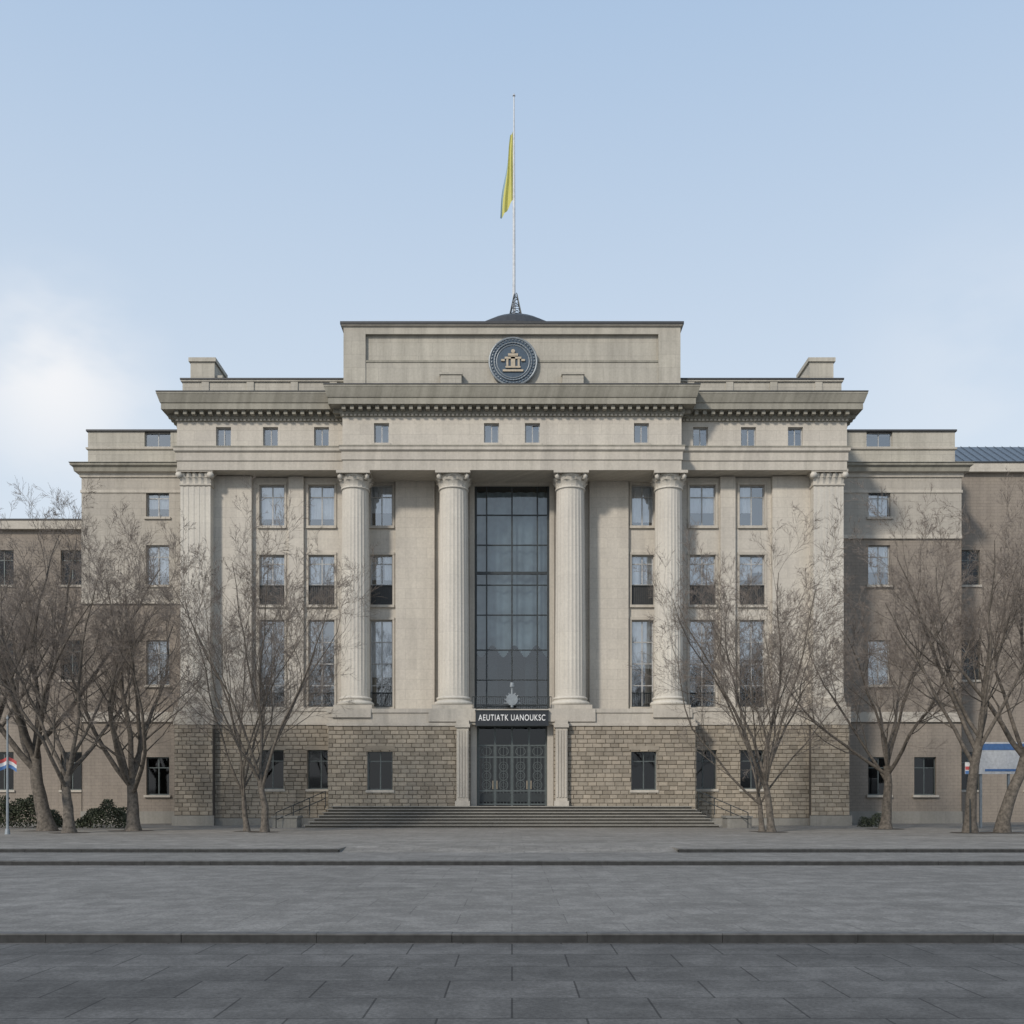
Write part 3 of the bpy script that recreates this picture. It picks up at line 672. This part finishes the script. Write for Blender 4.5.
# ---------------------------------------------------------------- trees
BARK=plain('bark',(.115,.10,.083),.95,var=.45,scale=7); TWIG=plain('twigs',(.21,.18,.155),.95,var=.2)
soil=B()
def tree(base,H,spread,seed,trunkh=.22,r0=.3,lean=(0,0),dens=1.0,nl=6):
    rnd=random.Random(seed); V=[];F=[];M=[]
    def tube(pts,rads,sides,mi):
        i0=len(V)
        d0=(pts[-1]-pts[0]).normalized(); a=d0.orthogonal().normalized(); c=d0.cross(a)
        for p,r in zip(pts,rads):
            for k in range(sides):
                t=2*math.pi*k/sides; V.append(tuple(p+a*(r*math.cos(t))+c*(r*math.sin(t))))
        for j in range(len(pts)-1):
            for k in range(sides):
                q=i0+j*sides+k; q2=i0+j*sides+(k+1)%sides; F.append((q,q2,q2+sides,q+sides)); M.append(mi)
    NS=[10,7,5,3,3,3]; SEG=[7,9,6,4,3,2]
    def grow(p,d,L,r,lv):
        n=SEG[lv]; pts=[p.copy()]; rads=[r]; dirs=[d.copy()]
        wob=(.08,.11,.13,.14,.14,.14)[lv]; up=(.03,.065,.065,.06,.04,.03)[lv]
        for k in range(n):
            d=(d+Vector((rnd.gauss(0,wob),rnd.gauss(0,wob),rnd.gauss(0,wob)*.5+up))).normalized()
            p=p+d*(L/n); pts.append(p.copy()); rads.append(max(r*(1-(.35 if lv==0 else .82)*(k+1)/n),.005)); dirs.append(d.copy())
        if lv==0: rads[0]*=1.5; rads[1]*=1.08
        tube(pts,rads,NS[lv],0 if lv<3 else 1)
        if lv>=5: return
        if lv==0: cnt=nl; 
        else: cnt=int(round((0,9,7,6,4.6)[lv]*dens*rnd.uniform(.8,1.2)))
        for c in range(cnt):
            if lv==0:
                t=1.0 if c<3 else rnd.uniform(.72,1); ang=2*math.pi*(c/cnt)+rnd.uniform(-.4,.4)
                tilt=rnd.uniform(.35,.95)*spread if c>0 else .12
                nd=Vector((math.cos(ang)*math.sin(tilt),math.sin(ang)*math.sin(tilt),math.cos(tilt)))
                j=min(n,int(t*n)); LL=H*(1-trunkh)*rnd.uniform(.78,.98)*(1.0 if c==0 else 1-.10*tilt); rr=r*rnd.uniform(.32,.47)
            else:
                t=(c+rnd.uniform(.2,1))/cnt*.82+.18 if lv<3 else rnd.uniform(.15,1); j=min(n,max(1,int(round(t*n))))
                pd=dirs[j]; ax=pd.orthogonal().normalized(); ax.rotate(Quaternion(pd,rnd.uniform(0,6.283)))
                nd=pd.copy(); nd.rotate(Quaternion(ax,rnd.uniform(.38,.85)))
                LL=L*(1-.42*t)*rnd.uniform(.38,.6)*(1.15 if lv>2 else 1); rr=rads[j]*rnd.uniform(.36,.54)
            grow(pts[j],nd,LL,max(rr,.006),lv+1)
    grow(Vector((0,0,-.1)),Vector((lean[0],lean[1],1)).normalized(),H*trunkh,r0,0)
    me=bpy.data.meshes.new('bare_tree'); me.from_pydata(V,[],F); me.materials.append(BARK); me.materials.append(TWIG)
    me.polygons.foreach_set('material_index',M); me.polygons.foreach_set('use_smooth',[True]*len(F)); me.update()
    o=bpy.data.objects.new('bare_tree',me); S.collection.objects.link(o); o.location=base
    rs=r0*2.2+.25; ring_=[(base[0]+rs*(1+.25*rnd.random())*math.cos(2*math.pi*k/14),base[1]+rs*(1+.25*rnd.random())*math.sin(2*math.pi*k/14),GZ+.004+.0015*(seed-10)) for k in range(14)]
    soil.quad(ring_,SOIL)
    return o
def tp(px,d): return (X(px,d-D),d-D,GZ)
tree(tp(47,50),18.5,1.0,11,.24,.38,(-.10,0),1.0,8)
tree(tp(69,47),14.0,.95,12,.22,.27,(.05,0),.95,6)
tree(tp(132,50),13.5,1.1,13,.2,.34,(.06,0),1,7)
tree(tp(246,49),13.5,.7,14,.16,.15,(-.10,0),.9,6)
tree(tp(264,48),14.5,.75,15,.2,.19,(.03,0),.95,7)
tree(tp(762,49),12.5,.8,16,.16,.15,(-.06,0),.9,6)
tree(tp(771,48),14.0,.75,17,.2,.19,(.06,0),.95,7)
tree(tp(885,53),14.5,1.1,18,.24,.28,(.02,0),1,7)
tree(tp(970,47),15.5,.85,19,.30,.27,(-.02,0),1,7)
tree(tp(1002,47),16.5,.85,24,.32,.29,(.04,0),1,8)
tree(tp(-30,52),17.0,1.1,21,.25,.36,(.04,0),.9,7)
soil.obj('soil')

# ---------------------------------------------------------------- shrubs
LEAF=plain('evergreen_leaf',(.045,.055,.03),.7,var=.5,scale=4)
def shrub(px0,px1,d,h,name,seed,dep=1.2):
    rnd=random.Random(seed); b=B(); x0,x1=X(px0,d-D),X(px1,d-D); yc=d-D
    n=int((x1-x0)*900*h/1.2)
    for _ in range(n):
        x=rnd.uniform(x0,x1); t=(x-x0)/(x1-x0); hh=h*(.7+.3*math.sin(x*2.1+seed)*math.sin(x*.9)+.1*math.sin(x*7))*min(1,6*t+.4,6*(1-t)+.4)
        z=hh*rnd.random()**.6; y=yc+rnd.uniform(-dep/2,dep/2)*(1-.3*z/h)
        c=Vector((x,y,GZ+z)); u=Vector((rnd.gauss(0,1),rnd.gauss(0,1),rnd.gauss(0,1))).normalized()*.06; v=u.orthogonal().normalized()*.04
        b.quad([c-u,c+v,c+u,c-v],LEAF)
    b.obj(name)
shrub(78,128,55,1.5,'hedge',1); shrub(-5,60,56,1.9,'hedge',2,1.6); shrub(860,882,57,1.0,'shrub',3)

# ---------------------------------------------------------------- left pole with small flag, right banner
lp=B(); q=tp(7,45)
lp.cyl((q[0],q[1],GZ),(q[0],q[1],GZ+.25),.12,.09,12,GREY); lp.cyl((q[0],q[1],GZ+.2),(q[0],q[1],GZ+5.2),.06,.04,12,GREY); lp.cyl((q[0],q[1],GZ+5.2),(q[0],q[1],GZ+5.35),.07,.02,10,GREY)
for k,(m) in enumerate((RED,WPAINT,BLUE)):
    for j in range(8):
        f=lambda t:q[1]+.08*math.sin(t*12)
        u0,u1=j/8*.40,(j+1)/8*.40; z0=GZ+3.0+(2-k)*.16
        for s_ in(-1,1):
            lp.quad([(q[0]+s_*(.05+u0),f(u0),z0-u0*.5),(q[0]+s_*(.05+u1),f(u1),z0-u1*.5),(q[0]+s_*(.05+u1),f(u1),z0+.16-u1*.5),(q[0]+s_*(.05+u0),f(u0),z0+.16-u0*.5)],m)
lp.obj('pole_with_flags')
kb=B(); d=56; x0,x1=X(979,d-D),X(1040,d-D); y=d-D
za_,zb_=E+(800-774)*d/1000,E+(800-742)*d/1000
kb.box(x0,x1,y,y+.12,za_,zb_,WPAINT); kb.box(x0-.003,x1,y-.02,y-.002,zb_-.45,zb_-.1,BLUE); kb.box(x0+.3,x1,y-.02,y-.002,za_+.15,za_+.28,BLUE)
for u in(x0+.15,(x0+x1)/2,x1-.1): kb.box(u-.06,u+.06,y+.13,y+.25,GZ,zb_,GREY)
kb.obj('banner_hoarding')
kb=B(); q=tp(970,46.4); 
kb.box(q[0]-.25,q[0]+.25,q[1]-.02,q[1]+.02,GZ+2.75,GZ+3.3,WPAINT); kb.box(q[0]-.25,q[0]+.25,q[1]-.035,q[1]-.022,GZ+2.95,GZ+3.1,RED); kb.box(q[0]-.25,q[0]+.25,q[1]-.035,q[1]-.022,GZ+2.76,GZ+2.9,BLUE)
kb.cyl((q[0],q[1]+.05,GZ),(q[0],q[1]+.05,GZ+3.4),.03,.03,8,DFRAME); kb.obj('small_sign')

# ---------------------------------------------------------------- world
W=bpy.data.worlds.new('World'); S.world=W; W.use_nodes=True; nt=W.node_tree; bg=nt.nodes['Background']
sky=N(nt,'ShaderNodeTexSky',sky_type='NISHITA'); sky.sun_disc=False
EL,AZ=math.radians(34),math.radians(215)
sky.sun_elevation=EL; sky.sun_rotation=AZ; sky.air_density=1.0; sky.dust_density=2.0; sky.ozone_density=1.5
tcn=N(nt,'ShaderNodeTexCoord')
def dist(dirv,r0,r1):
    v=Vector(dirv).normalized(); vm=N(nt,'ShaderNodeVectorMath',operation='DISTANCE'); nt.links.new(tcn.outputs['Generated'],vm.inputs[0]); vm.inputs[1].default_value=v
    mr=N(nt,'ShaderNodeMapRange',interpolation_type='SMOOTHSTEP'); nt.links.new(vm.outputs['Value'],mr.inputs[0]); mr.inputs[1].default_value=r0; mr.inputs[2].default_value=r1; mr.inputs[3].default_value=1; mr.inputs[4].default_value=0
    return mr.outputs[0]
mp=N(nt,'ShaderNodeMapping'); nt.links.new(tcn.outputs['Generated'],mp.inputs[0]); mp.inputs['Scale'].default_value=(1,1,2.0)
cl=N(nt,'ShaderNodeMapRange',interpolation_type='SMOOTHSTEP'); nt.links.new(noise(nt,mp.outputs[0],6.5,4,.5),cl.inputs[0]); cl.inputs[1].default_value=.34; cl.inputs[2].default_value=.62
m1=N(nt,'ShaderNodeMath',operation='MAXIMUM'); nt.links.new(dist((-.46,1,.42),.0,.12),m1.inputs[0])
m1b=N(nt,'ShaderNodeMath',operation='MULTIPLY'); nt.links.new(dist((.47,1,.44),.0,.15),m1b.inputs[0]); m1b.inputs[1].default_value=.22; nt.links.new(m1b.outputs[0],m1.inputs[1])
m2=N(nt,'ShaderNodeMath',operation='MULTIPLY'); nt.links.new(m1.outputs[0],m2.inputs[0]); nt.links.new(cl.outputs[0],m2.inputs[1])
sepz=N(nt,'ShaderNodeSeparateXYZ'); nt.links.new(tcn.outputs['Generated'],sepz.inputs[0])
hz_=ramp(nt,[(0,(5.7,6.0,6.4)),(.30,(5.1,5.75,6.45)),(.62,(3.25,4.3,5.75)),(1,(1.5,2.5,4.2))]); nt.links.new(sepz.outputs[2],hz_.inputs[0])
haze=mixc(nt,'MIX',.88,sky.outputs[0],hz_.outputs[0])
o=mixc(nt,'MIX',m2.outputs[0],haze,(6.4,6.5,6.7))
nt.links.new(o,bg.inputs[0]); bg.inputs[1].default_value=.14
sl=bpy.data.lights.new('sun','SUN'); sl.energy=2.7; sl.angle=math.radians(6); sl.color=(1,.91,.80)
so=bpy.data.objects.new('sun',sl); S.collection.objects.link(so)
dv=Vector((math.sin(AZ)*math.cos(EL),math.cos(AZ)*math.cos(EL),math.sin(EL))); so.rotation_euler=dv.to_track_quat('Z','Y').to_euler()
# camera
cam=bpy.data.cameras.new('camera'); co=bpy.data.objects.new('camera',cam); S.collection.objects.link(co); S.camera=co
co.location=(0,-D,E); co.rotation_euler=(math.pi/2,0,0); cam.sensor_width=36; cam.lens=1000/1024*36; cam.shift_y=(800-512)/1024; cam.clip_end=6000
S.view_settings.view_transform='Standard'; S.view_settings.look='None'; S.view_settings.exposure=0
